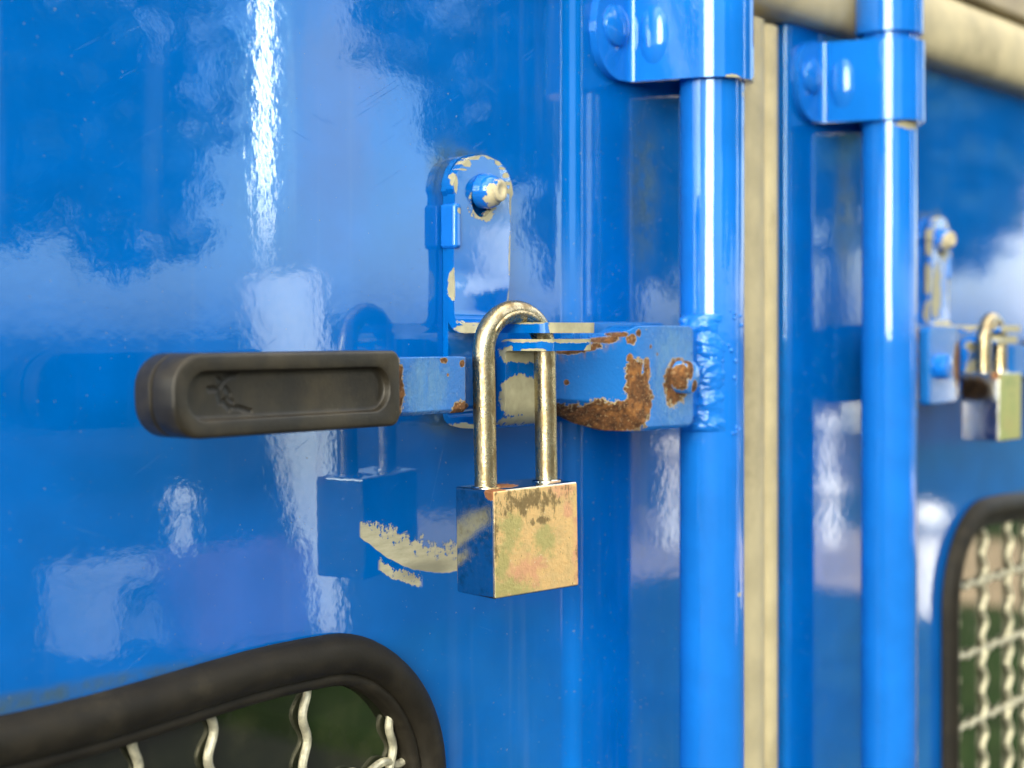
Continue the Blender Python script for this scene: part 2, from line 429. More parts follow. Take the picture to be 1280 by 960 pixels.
def lock_mat(name='tarnished_lock_body', green=0.0):
    n = NT(name)
    nor_o = n.tc.outputs['Normal']
    sep = n.t.nodes.new('ShaderNodeSeparateXYZ'); n.put(sep.inputs[0], nor_o)
    front = n.ramp(n.math('MULTIPLY', sep.outputs['Y'], -1.0), .75, .95)
    x, y, z = n.xyz()
    # worn front: gold, green tarnish and salmon copper patches
    gold = n.mix(n.ramp(n.noise(230, 6, .7), .35, .66), (.98, .66, .30), (.84, .60, .29))
    gold = n.mix(n.math('MULTIPLY', .75, n.ragged(n.blobs([((-.012, -.01, .004), (.006, .03, .008)), ((-.012, -.01, -.016), (.012, .03, .007)), ((.003, -.01, -.001), (.007, .03, .006)), ((-.016, -.01, -.007), (.004, .03, .008))]), 190, 3.0, .9, -.2)), gold, (.50, .50, .20))
    gold = n.mix(n.math('MULTIPLY', .8, n.ragged(n.blobs([((.0185, -.01, -.004), (.0030, .03, .018)), ((.012, -.01, .0165), (.008, .03, .004)), ((.0145, -.01, .008), (.003, .03, .004)), ((-.004, -.01, -.010), (.010, .03, .006))]), 230, 2.6, .8)), gold, (.92, .47, .29))
    streak = n.noise(520, 6, .75, n.vm('MULTIPLY', n.P, (1, 1, .45)))
    band = n.blobs([((-.004, -.01, .0135), (.019, .03, .0058)), ((.002, -.01, .0062), (.008, .03, .0016)), ((-.0185, -.01, .000), (.0016, .03, .014)), ((.0186, -.01, -.011), (.0012, .03, .008))])
    grime = n.ramp(n.math('MULTIPLY_ADD', n.math('SUBTRACT', streak, .52), 4.0, n.math('MULTIPLY', band, .9)), -.02, .55)
    gold = n.mix(n.math('MULTIPLY', grime, .82), gold, n.mix(n.noise(900, 4), (.06, .038, .015), (.30, .23, .12)))
    pits = n.math('MAXIMUM', n.ramp(n.noise(750, 5, .75), .63, .72), n.ramp(n.noise(620, 3, .6, n.vm('MULTIPLY', n.P, (1.6, 1, .5))), .69, .74))
    gold = n.mix(pits, gold, (.26, .17, .07))
    gold = n.mix(n.ramp(n.noise(980, 3, .6), .66, .72), gold, (1, .86, .58))
    if green: gold = n.mix(green, gold, (.40, .50, .17))  # green reflection on the far lock's front, painted into its colour
    steel = n.mix(n.ramp(n.noise(240, 6, .7), .45, .72), (.56, .58, .60), (.38, .38, .36))
    steel = n.mix(n.ramp(n.noise(700, 5, .75), .64, .74), steel, (.20, .13, .07))
    rustb = n.ragged(n.blobs([((-.0178, -.0095, .0172), (.005, .004, .0026)), ((-.0085, .0, .0185), (.007, .007, .002))]), 500, 1.2)
    steel = n.mix(rustb, steel, (.24, .10, .04))
    col = n.mix(front, steel, gold)
    rough_s = n.mixf(n.ramp(n.noise(600, 5, .7), .45, .7), .06, .24)
    n.set(Base_Color=col, Metallic=n.mixf(front, n.mixf(rustb, 1.0, .3), .72), Roughness=n.mixf(front, n.mixf(rustb, rough_s, .8), n.mixf(pits, .34, .6)),
          Normal=n.bump(n.math('MULTIPLY', n.noise(900, 5, .7), n.mixf(front, .25, 1.0)), .30, .0003, n.bump(n.math('MULTIPLY', front, n.noise(420, 4, .6)), .5, .0004)))
    return n.m
m_lock = lock_mat(); m_lock_green_reflection = lock_mat('lock_body_green_reflection', .75)

# ------------------------------------------------------------------ the truck box that carries the doors
cb = thing('cargo_box', (.643, .02, -1.0), 'beige framed cargo box with pale rubber seals around two blue doors', 'truck box')
bm = bmesh.new()
box(bm, -.66, 1.96, .035, 3.2, -1.0, -.95); box(bm, -.66, 1.96, .035, 3.2, .45, .50)
box(bm, -.66, -.62, .035, 3.2, -.95, .45); box(bm, 1.92, 1.96, .035, 3.2, -.95, .45)
box(bm, -.62, 1.92, 3.16, 3.2, -.95, .45)
build('shell', bm, m_rail, cb)
bm = bmesh.new(); box(bm, .6125, .6735, .002, .06, -.95, .148)
build('centre_post', bm, m_rail, cb, .001)
def seal_profile(lobes, n=14):
    """rubber section: list of (centre, half width, height) lobes side by side -> polyline (across, proud)"""
    pts = []
    for c, hw, h in lobes:
        for k in range(n + 1):
            a = math.pi * (1 - k / n); q = math.sin(a)
            pts.append((c + hw * math.cos(a), .003 + (h - .003) * (q ** .55 if q > 0 else 0)))
    return pts
bm = bmesh.new()
prof = seal_profile([(.6265, .0140, .0155), (.6485, .0078, .0118)])
prof = [(prof[0][0], -.001)] + prof + [(prof[-1][0], -.001)]
loft(bm, [[(a, -p, z) for a, p in prof] for z in [-.95 + k * .0545 for k in range(21)]])
build('door_seal', bm, m_beige, cb, angle=50)
bm = bmesh.new()
prof = seal_profile([(.1665, .0200, .0165)])
prof = [(prof[0][0], -.004)] + prof + [(prof[-1][0], -.004)]
loft(bm, [[(x, -p, a) for a, p in prof] for x in [-.6 + k * .1 for k in range(26)]])
build('header_seal', bm, m_beige, cb, angle=50)
bm = bmesh.new()
pr = fillet([(.187, .03), (.187, -.016), (.216, -.012), (.216, -.018), (.50, -.018)], [.003, .002, .002])
pr = [Vector((.187, .033))] + pr[1:] + [Vector((.50, .033))]
loft(bm, [[(x, q.y, q.x) for q in pr] for x in (-.66, 0, .643, 1.3, 1.96)])
build('header_rail', bm, m_rail, cb, angle=40)

# ------------------------------------------------------------------ one door with all its fittings
WX0, WX1, WZ0, WZ1, WR = -.20, .4280, -.62, -.1005, .056
def seal_wave(x, z):                            # the old rubber no longer runs straight
    if z < -.30: return 0.0
    return .0022 * math.sin((x - .10) * 2 * math.pi / .21) * min(1, max(0, (.44 - x) / .1)) - .0012

def scuff(n):                                    # arc rubbed through the paint by the swinging padlock
    x, y, z = n.xyz()
    dx = n.math('SUBTRACT', x, .4408)
    r = n.math('SQRT', n.math('ADD', n.math('MULTIPLY', dx, dx), n.math('MULTIPLY', z, z)))
    nz = n.noise(330, 6, .7); big = n.noise(90, 2)
    rin = n.math('ADD', r, n.math('MULTIPLY', n.math('SUBTRACT', n.noise(230, 7, .75), .53), .024))
    rout = n.math('ADD', r, n.math('MULTIPLY', n.math('SUBTRACT', big, .5), .003))
    a = n.math('MULTIPLY', n.ramp(rin, .0765, .0775), n.ramp(rout, .0870, .0874, 1, 0))
    a = n.math('MULTIPLY', a, n.math('MULTIPLY', n.ramp(x, .3880, .3892), n.ramp(x, .452, .460, 1, 0)))
    zl = n.math('ADD', z, n.math('MULTIPLY', n.math('SUBTRACT', nz, .5), .012))
    a = n.math('MULTIPLY', a, n.ramp(zl, -.0655, -.0645, 1, 0))
    b = n.math('MULTIPLY', n.ramp(rin, .0888, .0893), n.ramp(n.math('ADD', rout, n.math('MULTIPLY', nz, .004)), .0943, .0948, 1, 0))
    b = n.math('MULTIPLY', b, n.math('MULTIPLY', n.ramp(x, .397, .399), n.ramp(x, .418, .4205, 1, 0)))
    isl = n.math('MULTIPLY', n.ramp(n.noise(270, 5, .7), .56, .60), n.ramp(r, .0815, .0835, 1, 0))
    a = n.math('MULTIPLY', a, n.math('SUBTRACT', 1.0, isl))
    m = n.math('MAXIMUM', a, b)
    m = n.math('MULTIPLY', m, n.math('LESS_THAN', z, -.03))
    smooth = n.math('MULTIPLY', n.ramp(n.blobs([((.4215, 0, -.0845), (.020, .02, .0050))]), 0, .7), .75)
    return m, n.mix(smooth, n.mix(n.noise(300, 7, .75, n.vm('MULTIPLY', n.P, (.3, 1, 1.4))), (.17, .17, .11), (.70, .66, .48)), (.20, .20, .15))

def door(mir):
    B = lambda nm, bm, mt, par, **k: build(nm, bm, mt, par, mirror=mir, **k)
    X = (lambda x: x) if mir is None else (lambda x: 2 * mir - x)
    bl = lambda lst: [((X(c[0]), c[1], c[2]), r) for c, r in lst]
    near = mir is None
    root = thing('cargo_door', (X(.0), 0, -.93),
                 'near blue door on the left with black rubber lever grip and a crescent scuff behind the gold lock' if near else
                 'farther blue door on the right past the upright beige seal, fittings out of focus',
                 'door', 'pair of blue cargo doors')
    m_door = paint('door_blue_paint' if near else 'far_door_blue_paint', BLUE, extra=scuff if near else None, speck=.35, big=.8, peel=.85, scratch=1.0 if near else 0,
                   chips=(), dirt=bl([((.4330, 0, .0560), (.0130, .01, .0160)), ((.4440, 0, .0620), (.0170, .01, .0060)), ((.235, 0, -.1012), (.125, .01, .0042)), ((.552, 0, .060), (.020, .01, .05)), ((.430, 0, -.030), (.016, .01, .010))]))  # grime at hasp and window seal, darker patches under clamp and behind lever
    # ---- pressed sheet
    bm = bmesh.new()
    def loop(pts):
        vs = [bm.verts.new((p.x, 0, p.y)) for p in pts]
        return [bm.edges.new((vs[i], vs[(i + 1) % len(vs)])) for i in range(len(vs))]
    XS = .4965
    e = loop([Vector(p) for p in ((-.60, -.93), (XS, -.93), (XS, .152), (-.60, .152))])
    e += loop(roundrect(WX0 + .012, WX1 - .012, WZ0 + .012, WZ1 - .012, WR - .012))
    bmesh.ops.triangle_fill(bm, use_beauty=True, edges=e)
    pr = fillet([(XS, 0), (.5035, 0), (.5075, -.0042), (.560, -.0042), (.6115, -.0042), (.6115, .03)], [.007, .0055, .02, .003], 10)
    pr = [pr[0]] + dense(pr[1:], .012)
    loft(bm, [[(p.x, p.y, z) for p in pr] for z in (-.93, -.4, 0, .152)], caps=False, closed=False)
    bm.faces.ensure_lookup_table()
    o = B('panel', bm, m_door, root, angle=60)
    # ---- window: rubber seal, glass, crimped wire guard
    bm = bmesh.new()
    box(bm, WX0 + .006, WX1 - .006, .0022, .0062, WZ0 + .006, WZ1 - .006)
    win = B('window_pane', bm, m_glass, root)
    bm = bmesh.new()
    sec = [(-.0005, .0012), (.0000, .0030), (.0010, .0052), (.0030, .0070), (.0060, .0080), (.0095, .0076), (.0118, .0060), (.0125, .0040),
           (.0132, .0043), (.0145, .0046), (.0160, .0040), (.0167, .0018), (.0169, -.0130)]
    rings = []
    for ins, pr_ in sec:
        pts = roundrect(WX0 + ins, WX1 - ins, WZ0 + ins, WZ1 - ins, WR - ins, 16)
        full = []
        for i, p in enumerate(pts):
            q = pts[(i + 1) % len(pts)]; k = max(1, int((q - p).length / .012))
            full += [p + (q - p) * t / k for t in range(k)]
        rings.append([Vector((p.x, -pr_, p.y + seal_wave(p.x, p.y))) for p in full])
    loft(bm, rings, caps=False)
    B('window_seal', bm, m_rubber, win, angle=60)
    def wire(vert, c, ph):
        bmw = bmesh.new(); pts = []
        a0, a1 = (WZ0, WZ1 - .012) if vert else (WX0, WX1 - .014)
        if vert and c > WX1 - WR: a1 = WZ1 - WR + math.sqrt(max(0, (WR - .016) ** 2 - (c - WX1 + WR) ** 2))
        N = int((a1 - a0) / .0016)
        for k in range(N + 1):
            s = a0 + (a1 - a0) * k / N; wv = math.sin((s / .0165) * 2 * math.pi + ph)
            pts.append((c + .0016 * wv, .0006 + .0005 * wv, s) if vert else (s, .0006 - .0005 * wv, c + .0014 * wv))
        tube(bmw, pts, .0015, 10)
        B('guard_wire', bmw, m_wire, win)
    for k, c in enumerate((.4045, .3636, .3240, .2955, .258, .219, .180)): wire(True, c, k * 2.1)
    for k, c in enumerate((-.1492, -.190, -.231)): wire(False, c, k * 1.3)
    # ---- locking bar
    cx, cp, rt = .561, .032, .0132
    bm = bmesh.new(); lathe(bm, [(rt, z) for z in (-.93, -.6, -.3, 0, .3, .42)], (cx, -cp, 0), (0, 0, 1), 72)
    bar = B('locking_bar', bm, m_bar, root)
    bm = bmesh.new()
    if near: lathe(bm, [(.0133, .1415), (.0158, .1418), (.0158, .182), (.0133, .1823)], (cx, -cp, 0), (0, 0, 1), 64)
    else:
        lathe(bm, [(.0133, .1435), (.0164, .1438), (.0164, .192), (.0133, .1923)], (cx, -cp, 0), (0, 0, 1), 64)
        lathe(bm, [(.0131, -.0022), (.01345, -.0018), (.01345, -.31), (.0131, -.311)], (cx, -cp, 0), (0, 0, 1), 64)
    B('bar_collar', bm, m_bar, bar, bevel=.0004)
    # lug and weld bead that fix the lever to the bar
    bm = bmesh.new(); box(bm, .524, .552, -.0345, -.0235, -.0352, .0010)
    B('pivot_lug', bm, m_bar if near else paint('rusty_lug_paint', BARBLUE, rusts=bl([((.536, -.03, -.017), (.011, .012, .022))])), bar, bevel=.0012)
    bm = bmesh.new(); rnd = random.Random(3); rings = []
    NZ, NA = 170, 48; amp = [rnd.uniform(.35, 1.3) for _ in range(40)]; lat = [rnd.uniform(-6, 6) for _ in range(40)]
    for k in range(NZ + 1):
        ring = []
        for h in range(NA + 1):
            t = h / NA; q = max(0, min(9.99, k / NZ * 9 + .55 * math.sin(math.pi * t) + .1)); f = q - int(q)
            az = R(160 + 74 * t + lat[int(q)] * t)
            endz = min(1, (1 - abs(2 * k / NZ - 1)) * 9) ** .5
            z_ = .0066 - .0475 * k / NZ
            nz = mnoise.noise(Vector((t * 4.2, z_ * 330, 2.0))) + .5 * mnoise.noise(Vector((t * 9, z_ * 800, 5.0)))
            edge = min(1, max(0, (1 - t + .25 * mnoise.noise(Vector((1.5, z_ * 260, 0)))) * 2.2)) ** .6
            hh_ = endz * edge * (.0014 + .0005 * (1 - (2 * f - 1) ** 2) * amp[int(q)] + .0007 * nz) + .0018 * (1 - t) ** 2 * endz
            rad = rt - .0002 + hh_
            ring.append((cx + rad * math.cos(az), -cp + rad * math.sin(az), .0066 - .0475 * k / NZ))
        for h in range(NA, -1, -8):
            az = R(160 + 74 * h / NA)
            ring.append((cx + (rt - .003) * math.cos(az), -cp + (rt - .003) * math.sin(az), .0066 - .0475 * k / NZ))
        rings.append(ring)
    loft(bm, rings)
    for k in range(16):                         # spatter
        z = rnd.uniform(-.042, .008); dx = rnd.uniform(-.003, .007); rr = rnd.uniform(.0005, .0011)
        M = Matrix.Translation((.5555 + dx, -cp - math.sqrt(max(0, rt * rt - (.5555 + dx - cx) ** 2)), z)) @ Matrix.Diagonal((rr, rr * .8, rr, 1))
        bmesh.ops.create_uvsphere(bm, u_segments=10, v_segments=8, radius=1, matrix=M)
    B('weld_bead', bm, paint('weld_blue_paint' if near else 'far_weld_blue_paint', BARBLUE, peel=3, big=1, rough_cast=.3), bar, angle=70)
    # ---- saddle clamp round the bar
    th = .0034; ro = rt + .0004 + th / 2; fp = .0042 + th / 2
    half_w = .047
    pts = [Vector((-half_w, -fp)), Vector((-.0215, -fp))]
    A0 = 194
    a_out = [Vector((ro * math.cos(a), -cp + ro * math.sin(a))) for a in [R(A0 + (540 - 2 * A0) * k / 40) for k in range(41)]]
    left = fillet([Vector((-half_w, -fp)), Vector((-.0223, -fp)), a_out[0]], [.0050], 10)[:-1]
    right = [Vector((-p.x, p.y)) for p in reversed(left)]
    prof = dense(left, .0016) + a_out + dense(right, .0016)
    zc, hh, rr = .1205, .0195, .0180
    def half(s, L):
        d = min(s, L - s)
        return hh if d >= rr else hh - rr + math.sqrt(max(0, rr * rr - (rr - d) ** 2)) + .0002
    bm = bmesh.new()
    strap(bm, prof, th, half, zc, lambda a, b, w_: (cx + a, b, w_), 10)
    if mir is None: pass
    cl = B('bar_clamp', bm, m_clamp, root, bevel=.0009, angle=40)
    bm = bmesh.new()
    for sx in (-1, 1):                          # pressed stiffening dimple where the strap turns up to the bar
        M = Matrix.Translation((cx + sx * .0196, -.0172, zc - .001)) @ Matrix.Rotation(-sx * R(14), 4, 'Z') @ Matrix.Diagonal((.0034, .0072, .0135, 1))
        bmesh.ops.create_uvsphere(bm, u_segments=24, v_segments=16, radius=1, matrix=M)
    B('clamp_dimple', bm, m_clamp, cl)
    for sx in (-1, 1):
        bm = bmesh.new()
        lathe(bm, [(.0086, -.001), (.0086, .0003), (.0081, .0013), (.0064, .0023), (.0036, .0029), (0, .0031)], (cx + sx * .0333, -fp - th / 2, .1225), (0, -1, 0), 40)
        B('bolt', bm, m_clamp, cl)
    # ---- keeper: backing plate, trough and lower flange in one folded strip
    hx0, hx1 = .4300, .4590; hm = (hx0 + hx1) / 2; hw = (hx1 - hx0) / 2
    chips_k = [((.4585, -.0470, -.0066), (.006, .0016, .0016)), ((.444, -.0470, -.0030), (.022, .010, .0014)), ((.4295, -.038, -.0030), (.0020, .016, .0011)), ((.430, -.042, -.0068), (.003, .006, .0007)), ((.4585, -.047, -.005), (.003, .002, .004)),
               ((.444, -.0300, -.0235), (.022, .004, .0085)), ((.444, -.0300, -.0080), (.022, .004, .0036)), ((.444, -.030, -.033), (.020, .006, .004)), ((.434, -.012, -.034), (.008, .010, .0015)),
               ((.4300, -.002, .060), (.002, .002, .004))]
    hole_x = X(.4427) if near else .8498
    m_keep = paint('keeper_paint' if near else 'far_keeper_paint', BLUE if near else BARBLUE, chips=bl(chips_k if near else chips_k + [((.44, -.05, -.004), .02), ((.425, -.004, .03), .02)]), chip_scale=330,
                   rusts=bl([((.4265, -.027, -.0015), (.008, .012, .0012))]) if near else ())
    f2 = lambda p, z: Vector((p, z))
    pts = fillet([f2(.0014, .0640), f2(.0014, -.0325), f2(.0275, -.0325), f2(.0275, -.0050), f2(.0468, -.0050)], [.0035, .0075, .0030], 8)
    pts = dense(pts, .0016)
    bm = bmesh.new()
    def half_top(s, L):
        r = hw
        if s < r: return math.sqrt(max(0, r * r - (r - s) ** 2)) + .0011
        d = L - s
        return hw if d > .003 else hw - .003 + math.sqrt(max(0, .003 ** 2 - (.003 - d) ** 2))
    strap(bm, pts, .0040, lambda s_, L: half_top(s_, L) - (.0008 if s_ < .090 else .0008 * max(0, 1 - (s_ - .090) / .012)), hm, lambda a, b, w_: (w_, -a, b), 10, [.0024 if p.x < .003 else min(.0040, .0024 + (p.x - .003) * .25) for p in pts])
    keeper = B('keeper', bm, m_keep, root, bevel=.0007, angle=40)
    bm = bmesh.new(); lathe(bm, [(0, -.01), (.0056, -.01), (.0056, .01), (0, .01)], (hole_x, -.0386, -.0050), (0, 0, 1), 32)
    cut(keeper, bm)
    # retaining clip pressed over the plate edges
    bm = bmesh.new(); box(bm, .4288, .4326, -.0077, -.0001, .0290, .0452)
    B('retaining_clip', bm, paint('clip_blue_paint' if near else 'far_clip_paint', BARBLUE, chips=bl([((.4312, -.0077, .0425), .0012)]), peel=2), keeper, bevel=.0014)
    # ---- swinging hasp plate
    chips_h = [((.4590, -.007, .050), (.0012, .004, .010)), ((.4592, -.007, .028), (.0010, .004, .009)), ((.4594, -.007, .010), (.0009, .004, .008)), ((.4300, -.0045, .0585), (.0010, .003, .005)), ((.4303, -.006, .0520), (.0010, .002, .004)),
               ((.4300, -.006, .016), (.0006, .003, .006)), ((.4470, -.0484, .0010), (.03, .0014, .005)), ((.431, -.016, .0030), (.006, .008, .0014)), ((.4300, -.038, .0027), (.001, .008, .0006)), ((.4302, -.016, .0002), (.0015, .010, .0020)), ((hm, -.0075, .0462), (.0070, .003, .0066))]
    chips_h += [((hm + .0132 * math.cos(R(a)), -.0070, .0500 + .0134 * math.sin(R(a))), (.0020, .006, .0009 + .0005 * math.sin(a * 7))) for a in range(4, 150, 13)]
    if not near: chips_h = chips_h + [((.450, -.007, .022), (.007, .003, .016)), ((.430, -.006, .030), (.002, .006, .02)), ((.438, -.007, .048), (.008, .004, .01)), ((.438, -.03, .003), (.03, .03, .004))]
    m_hasp = paint('hasp_paint' if near else 'far_hasp_paint', BLUE if near else BARBLUE, chips=bl(chips_h), chip_scale=360, peel=.8)
    pts = fillet([f2(.0047, .0632), f2(.0047, .0009), f2(.0482, .0009)], [.0050], 10)
    pts = dense(pts, .0016)
    bm = bmesh.new()
    strap(bm, pts, .0036, half_top, hm, lambda a, b, w_: (w_, -(a + (w_ - hm) * .075 * min(1, max(0, b / .02)) + max(0, b) * .025), b), 10)
    hasp = B('hasp_plate', bm, m_hasp, root, bevel=.0008, angle=40)
    bm = bmesh.new(); lathe(bm, [(0, -.01), (.0058, -.01), (.0058, .01), (0, .01)], (hole_x, -.0385, .0015), (0, 0, 1), 32)
    cut(hasp, bm)
    bm = bmesh.new(); M = Matrix.Translation((X(hm - .0008), -.007, .0476)) @ Matrix.Rotation(R(90), 4, 'X') @ Matrix.Diagonal((.0056, .0068, 1, 1))
    bmesh.ops.create_cone(bm, cap_ends=True, segments=32, radius1=1, radius2=1, depth=.02, matrix=M)
    cut(hasp, bm)
    bm = bmesh.new()
    lathe(bm, [(.0045, -.002), (.0045, .0050), (.0062, .0051), (.0064, .0085), (.0056, .0110), (.0046, .0122), (.0041, .0125), (.0041, .0138), (.0035, .0143), (.0019, .0141), (.0016, .0138), (0, .0138)],
          (hm - .0003, -.0010, .0500), (.12, -1, .03), 40)
    B('hinge_bolt', bm, paint('bolt_worn_paint' if near else 'far_bolt_worn_paint', BARBLUE, chips=bl([((hm + .0016, -.0140, .0490), (.0062, .007, .0055))]), chip_scale=300, chipcol=(.50, .44, .28)), hasp, angle=50)
    # ---- lever, its forked end and rubber grip
    rz = [((.470, -.030, -.0335), (.016, .02, .0065)), ((.484, -.034, -.0335), (.018, .012, .0075)), ((.4975, -.040, -.0255), (.0065, .01, .0105)), ((.4945, -.040, -.0165), (.0045, .008, .0060)), ((.5010, -.041, -.0150), (.002, .006, .004)),
          ((.470, -.026, -.0072), (.006, .008, .0016)), ((.4765, -.030, -.0056), (.006, .008, .0017)), ((.483, -.034, -.0033), (.0055, .008, .0015)), ((.4885, -.037, -.0014), (.004, .006, .0010)), ((.470, -.026, -.0190), .0010), ((.4655, -.024, -.0160), .0008), ((.508, -.041, -.0090), .0007), ((.5035, -.041, -.0060), .0009), ((.493, -.040, -.0035), (.0022, .004, .0022)), ((.4965, -.041, -.0010), (.0013, .004, .0013)), ((.4925, -.040, -.0105), (.0017, .004, .0018)),
          ((.4955, -.041, -.0125), (.0010, .004, .0010)), ((.489, -.038, -.0105), .0008), ((.5208, -.0415, -.0192), (.0078, .0022, .0098)), ((.3685, -.034, -.0185), (.0042, .01, .011)), ((.401, -.034, -.0265), (.005, .006, .0035)),
          ((.414, -.026, -.0105), (.0025, .008, .0022)), ((.413, -.026, -.0265), (.008, .008, .0018)), ((.402, -.034, -.0110), (.0015, .003, .0012)), ((.392, -.034, -.0098), (.0016, .003, .0010)), ((.394, -.034, -.0145), .0007)]
    if not near: rz = [((.498, -.036, -.018), (.006, .012, .012)), ((.478, -.033, -.033), (.02, .02, .008)), ((.376, -.034, -.0185), (.0035, .01, .010))]
    def rubbed(n):
        x, y, z = n.xyz()
        fine = n.noise(420, 5, .7, n.vm('MULTIPLY', n.P, (1, 1, .25)))
        m = n.ragged(n.blobs(bl([((.521, -.041, -.016), (.019, .006, .024)), ((.384, -.034, -.018), (.014, .004, .012))])), 260, 1.0, .5)
        return n.math('MULTIPLY', m, n.ramp(fine, .30, .72, .25, .95)), n.mix(n.noise(600, 4), (.06, .19, .38), (.14, .27, .42))
    m_lever = paint('lever_chipped_paint' if near else 'far_lever_chipped_paint', (.008, .130, .46), rusts=bl(rz), rough_cast=.32, peel=2.4, gloss=.12, speck=.25, extra=rubbed if near else None)
    bm = bmesh.new()
    secs = [  # x, front, back, top, ridge, bottom, chamfer
        (.352, .0345, .0265, -.0085, -.0260, -.0272, .001), (.398, .0345, .0265, -.0085, -.0260, -.0272, .001), (.404, .0335, .0255, -.0087, -.0260, -.0272, .001),
        (.417, .0225, .0150, -.0092, -.0260, -.0272, .001), (.424, .0205, .0120, -.0092, -.0260, -.0272, .001), (.458, .0205, .0120, -.0092, -.0260, -.0275, .0015),
        (.468, .0245, .0150, -.0080, -.0250, -.0288, .0050), (.480, .0320, .0210, -.0050, -.0262, -.0345, .0100), (.490, .0375, .0260, -.0008, -.0280, -.0376, .0085),
        (.496, .0400, .0260, .0016, -.0335, -.0378, .0035), (.502, .0405, .0280, .0018, -.0365, -.0378, .0012), (.5300, .0408, .0350, .0018, -.0366, -.0378, .0012), (.5326, .0407, .0350, .0010, -.0358, -.0370, .0012), (.5338, .0404, .0352, -.0008, -.0340, -.0350, .0012)]
    loft(bm, [[(x, -pf, zt), (x, -pf, zr), (x, -(pf - ch), zb), (x, -pb, zb), (x, -pb, zt)] for x, pf, pb, zt, zr, zb, ch in secs])
    loft(bm, [[(x, -.0190, zt), (x, -.0125, zt), (x, -.0125, zb), (x, -.0190, zb)] for x, zt, zb in ((.484, .0008, -.020), (.492, .0030, -.028), (.512, .0032, -.0372), (.5450, .0030, -.0372))])          # rear cheek of the fork
    box(bm, .488, .4945, -.0330, -.0180, -.0310, -.0010)          # web between the cheeks
    lever = B('lever', bm, m_lever, root, bevel=.0011, limit=22, angle=24)
    bm = bmesh.new()
    lathe(bm, [(.0064, -.03), (.0064, .0042), (.0060, .0056), (.0048, .0062), (0, .0064)], (.5234, -.0405, -.0180), (0, -1, 0), 36)
    B('pivot_pin', bm, paint('pin_paint' if near else 'far_pin_paint', (.02, .16, .50) if near else BARBLUE, rusts=bl([((.5216, -.0465, -.0148), (.0017, .004, .0042)), ((.5246, -.0465, -.0212), (.0018, .004, .0024)), ((.5180, -.0440, -.018), (.003, .004, .006))]) if near else (), rough_cast=.15), lever)
    bm = bmesh.new()
    def outline(ins, n=14):
        x0, x1, zc_, hz = .277 + ins, .3664 - ins, -.0182, .01165 - ins
        r1 = max(.0008, min(.0098, hz - .0002) if ins < .004 else hz - .0001); r2 = max(.0006, .0036 - ins * .4) if ins < .004 else hz - .0002
        out = []
        for cx_, cz_, a0, r in ((x1 - r2, zc_ + hz - r2, 0, r2), (x0 + r1, zc_ + hz - r1, 90, r1), (x0 + r1, zc_ - hz + r1, 180, r1), (x1 - r2, zc_ - hz + r2, 270, r2)):
            for k in range(n + 1):
                a = R(a0 + 90 * k / n); out.append((cx_ + r * math.cos(a), cz_ + r * math.sin(a)))
        return out
    levels = [(.0030, .0212), (.0010, .0216), (.0003, .0222), (.0, .0232), (.0, .0288), (.0003, .0291), (.0012, .0292), (.0012, .0299), (.0003, .0300), (.0, .0303), (.0, .0384), (.0002, .0388), (.0006, .0391), (.0012, .0392),
              (.0044, .0392), (.0047, .0391), (.0049, .0388), (.0051, .0372), (.0053, .0368), (.0057, .0366), (.0066, .0365)]
    def dent(x, z, p):                          # hand-worn unevenness of the rubber
        return p + .00018 * math.sin(x * 210) * math.cos(z * 300)
    rings = []
    for ins, p in levels:
        if ins >= .0115: continue
        rings.append([(x, -dent(x, z, p), z + .0003 * math.sin(x * 70 + 1)) for x, z in outline(ins)])
    loft(bm, rings)
    B('grip', bm, m_grip, lever, angle=38)
    return root

near_door = door(None)
far_door = door(MID)

# ------------------------------------------------------------------ padlocks (hang from the hasps)
def make_padlock(label, top, m_lock=m_lock):
    W, T, H = .0378, .0206, .0362
    root = thing('padlock', (0, 0, 0), label, 'padlock', 'padlocks on the door hasps')
    bm = bmesh.new(); box(bm, -W / 2, W / 2, -T / 2, T / 2, -H / 2, H / 2)
    build('body', bm, m_lock, root, bevel=.0009, seg=3)
    bm = bmesh.new(); a = .0136; r = .00385; zt = H / 2
    pts = [(-a, 0, zt - .004 + (top + .004) * k / 14) for k in range(15)]
    pts += [(-a * math.cos(t), 0, zt + top + a * math.sin(t)) for t in [math.pi * k / 28 for k in range(1, 28)]]
    pts += [(a, 0, zt + top - (top + .004) * k / 14) for k in range(15)]
    tube(bm, pts, r, 28)
    sh = build('shackle', bm, m_shackle, root)
    # raised rounded panel with worn, unreadable stamping on the inside of the bow
    bm = bmesh.new(); rr = a - .0006
    arc = []
    for k in range(19):
        t = R(150 - 100 * k / 18); arc.append((rr * math.cos(t), -r * .86, zt + top + rr * math.sin(t)))
    tube(bm, arc, lambda s: .0011 * min(1, (min(s, 1 - s) * 9 + .15)) ** .5, 12)
    rnd = random.Random(5)
    for k in range(9):
        t = R(128 - 62 * k / 8)
        M = Matrix.Translation(((rr + .0001) * math.cos(t), -r * .86 - .00095, zt + top + rr * math.sin(t))) @ Matrix.Rotation(-t + math.pi / 2, 4, 'Y') @ Matrix.Diagonal((.00042, .00028, .00058, 1))
        bmesh.ops.create_uvsphere(bm, u_segments=10, v_segments=6, radius=1, matrix=M)
    build('stamped_panel', bm, m_shackle, sh)
    for s in (-1, 1):
        bm = bmesh.new(); lathe(bm, [(.00385, .0), (.0052, .0), (.0052, .0003), (.0048, .0006), (.0039, .0006)], (s * a, 0, zt), (0, 0, 1), 28)
        build('shackle_collar', bm, m_lock, root)
    return root
lock = make_padlock('gold-fronted tarnished padlock with long shackle, sharp in front of the near door', .0455)
LROT = -math.atan2(.2011, .9796)
